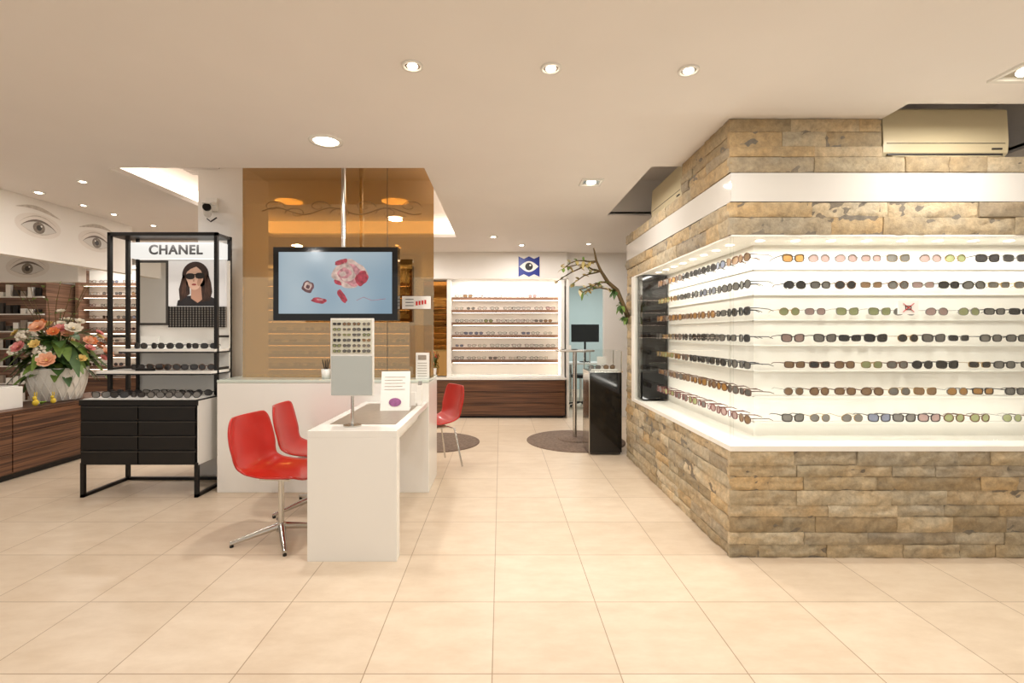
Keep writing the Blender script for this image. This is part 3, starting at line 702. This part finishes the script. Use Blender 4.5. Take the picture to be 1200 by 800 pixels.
def flower(mb,p,r,m,d=(0,0,1)):
    d=Vector(d).normalized(); a=Vector((1,0,0)) if abs(d.x)<.8 else Vector((0,1,0)); u=d.cross(a).normalized(); w=d.cross(u)
    for ring,(cnt,op,rr) in enumerate([(7,.35,1),(6,.9,.75),(4,1.6,.45)]):
        for k in range(cnt):
            t=2*pi*k/cnt+ring*.5; e=(u*math.cos(t)+w*math.sin(t)+d*op*.7).normalized(); s=e.cross(d)
            if s.length<.05: s=u
            s.normalize()
            base=Vector(p)
            def fn(a1,b1,e=e,s=s,rr=rr):
                ww=r*rr*.42*math.sin(pi*(a1*.75+.12)); return tuple(base+e*(r*rr*a1)+s*((2*b1-1)*ww)+d*(r*.15*a1*a1))
            mb.grid(fn,4,2,m)
    mb.ell(tuple(Vector(p)+d*r*.15),r*.15,r*.15,r*.15,FC[4],8)
def bouquet(c,z,potr,poth,n,spread,hmax,potm,cols,leaves):
    b=MB()
    b.lathe([(.0001,0),(potr*.68,0),(potr*.75,.01),(potr*.92,poth*.5),(potr,poth*.93),(potr*1.03,poth),(potr*.96,poth),(potr*.9,poth*.85),(.0001,poth*.85)],(c[0],c[1],z),potm,40)
    if potr>.15:
        for k in range(20):
            for s in (-1,1):
                pts=[]
                for j in range(9):
                    t=j/8; a=2*pi*k/20+s*t*.5; r=potr*(.75+.17*min(1,t*2)+.08*max(0,t*2-1))+.003; pts.append((c[0]+r*math.cos(a),c[1]+r*math.sin(a),z+.01+poth*.93*t))
                b.tube(pts,.006,potm,4)
    top=Vector((c[0],c[1],z+poth*.85))
    for k in range(n):
        a=random.uniform(0,2*pi); rr=spread*math.sqrt(random.random()); h=hmax*random.uniform(.3,1)*(1-.45*rr/spread)
        e=top+Vector((rr*math.cos(a),rr*math.sin(a),h)); mid=top+Vector((rr*.35*math.cos(a),rr*.35*math.sin(a),h*.6))
        b.tube([tuple(top),tuple(mid),tuple(e)],.004,GR[0],5)
        flower(b,tuple(e),random.uniform(.035,.075)*(spread/.38),random.choice(cols),(math.cos(a)*rr*2.5,math.sin(a)*rr*2.5-.3,.8))
    for k in range(leaves):
        a=random.uniform(0,2*pi); st=top+Vector((.4*potr*math.cos(a),.4*potr*math.sin(a),random.uniform(0,hmax*.55)))
        leaf(b,st,(math.cos(a),math.sin(a),random.uniform(-.3,.9)),random.uniform(.14,.3)*spread/.34,.045*spread/.34,random.choice(GR),random.uniform(.2,1))
    return b
b=bouquet((-4.64,5.0),.631,.25,.34,48,.42,.70,WHITE,FC+[FC[0],FC[1]],80)
for k in range(9):
    a=k*.75; top=Vector((-4.64,5.0,.95)); pts=[]
    for j in range(7): t=j/6; pts.append(tuple(top+Vector((math.cos(a)*.35*t+.03*math.sin(6*t+k),math.sin(a)*.15*t-.05*t,.86*t))))
    b.tube(pts,[.006*(1-.6*j/6) for j in range(7)],STEM,5)
    for j in (3,4,5,6): leaf(b,pts[j],(random.uniform(-1,1),random.uniform(-1,1),.4),.07,.016,GR[1])
for (ox,oy,oz) in ((-4.74,4.78,1.28),(-4.56,4.76,1.12),(-4.86,4.82,1.14)):
    for k in range(50):
        a=random.uniform(0,2*pi); c_=random.uniform(-.3,1); s_=math.sqrt(1-c_*c_); b.ell((ox+.075*s_*math.cos(a),oy+.075*s_*math.sin(a),oz+.075*c_),.018,.018,.018,FC[0],6)
b.build('flower_arrangement')
b=bouquet((-1.08,7.58),.632,.06,.14,14,.09,.34,WHITE,[mat('petal_red',(190,40,40),.6,nscale=9,namt=.08)],8); b.build('potted_red_flowers')
YL=mat('easter_yellow',(226,196,60),.5,nscale=8,namt=.1); LG=mat('felt_green',(150,190,70),.7,nscale=8,namt=.1)
b=MB(); b.box(-4.78,-4.5,4.22,4.5,.631,.83,WHITE); b.box(-4.76,-4.52,4.24,4.48,.83,.84,WHITE); b.build('white_box',bevel=.006)
def bunny(x,y,m,s=1):
    b=MB(); b.ell((x,y,.631+.04*s),.03*s,.035*s,.04*s,m); b.ell((x,y-.01,.631+.095*s),.022*s,.022*s,.024*s,m)
    for q in (-1,1): b.ell((x+q*.012*s,y,.631+.14*s),.007*s,.005*s,.032*s,m,8)
    b.ell((x,y+.036*s,.631+.025*s),.012*s,.012*s,.012*s,PAPER,8); b.build('bunny_figurine')
bunny(-4.46,4.58,YL,.8); bunny(-4.44,4.74,YL,.7)
b=MB()
for k in range(14): a=k*2*pi/14; leaf(b,(-4.48,4.66,.633),(math.cos(a),math.sin(a),.9),.06,.01,LG,.2)
b.build('decorative_grass')
b=MB()
for k in range(14): a=random.uniform(0,2*pi); leaf(b,(-4.62,4.0,.73),(math.cos(a),math.sin(a),1.4),.33,.05,FC[1] if k%2 else FC[2],.5)
b.lathe([(.0001,0),(.05,0),(.06,.1),(.0001,.1)],(-4.62,4.0,.631),WHITE,20); b.build('orange_plant')

# branch ornament
b=MB()
main=[(1.345,5.06,1.50),(1.28,5.0,1.62),(1.22,5.02,1.78),(1.12,5.0,1.86),(1.05,5.02,1.98),(1.0,5.0,2.08),(.97,5.0,2.22)]
b.tube(main,[.026,.024,.022,.02,.016,.012,.007],STEM,8)
subs=[]
for i in (2,3,4,5,3,4,5):
    p=Vector(main[i]); d=Vector((-1,random.uniform(-.4,.4),random.uniform(-.3,.45))).normalized(); pts=[tuple(p)]; L=random.uniform(.28,.5)
    for j in range(1,6):
        q=p+d*(L*j/5)+Vector((0,0,-.12*(j/5)**2+random.uniform(-.02,.02))); pts.append(tuple(q))
    b.tube(pts,[.011,.009,.008,.007,.006,.005],STEM,6); subs.append(pts)
LF=[mat('dry_leaf',(176,158,98),.6,nscale=9,namt=.15),mat('dry_blossom',(216,202,160),.6,nscale=9,namt=.1),GR[1]]
for pts in subs:
    for j in range(1,6):
        for q in range(3): leaf(b,pts[j],(random.uniform(-1,1),random.uniform(-1,1),random.uniform(-.6,1)),random.uniform(.04,.07),.018,random.choice(LF),.3)
for p in main[:3]:
    for q in range(12): leaf(b,(p[0]-.02,p[1],p[2]),(random.uniform(-1,.2),random.uniform(-1,1),random.uniform(-1,.6)),random.uniform(.05,.09),.02,random.choice(GR),.4)
b.build('decorative_branch')

# counter accessories
b=MB(); b.M=Matrix.Translation((-.78,3.55,.764))@Matrix.Rotation(.1,4,'Z')
def tp(x,z): return (x,-.07+z*.3,z)
b.add([tp(-.105,0),tp(.105,0),tp(.105,.28),tp(-.105,.28),(-.105,.06,0),(.105,.06,0)],[(0,1,2,3),(3,2,5,4),(0,4,5,1)],PAPER)
for k in range(5): b.add([(-.08,-.073+.3*(.24-k*.022),.24-k*.022),(.07-.02*(k%2),-.073+.3*(.24-k*.022),.24-k*.022),(.07-.02*(k%2),-.073+.3*(.237-k*.022),.237-k*.022),(-.08,-.073+.3*(.237-k*.022),.237-k*.022)],[(0,3,2,1)],GREYI)
PUR=mat('print_purple',(150,90,140),.5,nscale=20,namt=.4)
b.add([(.045*math.cos(a*pi/8),-.074+.3*(.06+.03*math.sin(a*pi/8)),.06+.03*math.sin(a*pi/8)) for a in range(16)],[list(range(16))],PUR)
b.build('info_card')
b=MB(); b.box(-.73,-.62,4.1,4.15,.941,1.16,PAPER)
for k in range(6): b.box(-.715,-.635,4.097,4.1,.96+k*.022,.964+k*.022,GREYI)
b.box(-.71,-.64,4.096,4.1,1.1,1.14,GREYI); b.build('desk_calendar')
b=MB(); b.box(-.655,-.62,3.74,3.78,.764,.92,PAPER); b.box(-.65,-.625,3.745,3.775,.92,.95,CHROME); b.box(-.72,-.665,3.72,3.73,.764,.87,PAPER); b.build('spray_bottle')
b=MB(); b.lathe([(.0001,0),(.035,0),(.04,.08),(.036,.08),(.03,.01),(.0001,.01)],(-1.5,4.1,.941),WHITE,20)
for k in range(4): b.tube([(-1.5,4.1,.96),(-1.5+.03*math.cos(k*1.6),4.1+.03*math.sin(k*1.6),1.1)],.004,BLACK,6)
b.build('pen_cup')
b=MB(); b.box(-1.42,-1.35,4.08,4.14,.941,1.03,BLACK); b.box(-1.41,-1.36,4.077,4.08,.97,1.02,GREYI); b.build('card_terminal')
b=MB()
b.box(-2.6,-1.5,6.2,6.75,.70,.74,WHITE); b.box(-2.58,-2.53,6.22,6.73,0,.7,WHITE); b.box(-1.57,-1.52,6.22,6.73,0,.7,WHITE); b.build('rear_desk')
b=bouquet((-2.05,6.45),.741,.08,.2,16,.18,.35,WHITE,[FC[0],FC[1],FC[3]],20); b.build('flower_vase')

# ---------------------------------------------------------------- world + camera
w=bpy.data.worlds.new('world'); scene.world=w; w.use_nodes=True
bg=w.node_tree.nodes['Background']; bg.inputs['Color'].default_value=(1.0,.94,.875,1); bg.inputs['Strength'].default_value=.78
cam=bpy.data.cameras.new('camera'); cam.lens=16.8; cam.sensor_width=36; cam.shift_x=13/1200; cam.shift_y=-10/1200; cam.clip_start=.05
co=bpy.data.objects.new('camera',cam); co.location=(0,0,H); co.rotation_euler=(pi/2,0,0); bpy.context.collection.objects.link(co); scene.camera=co
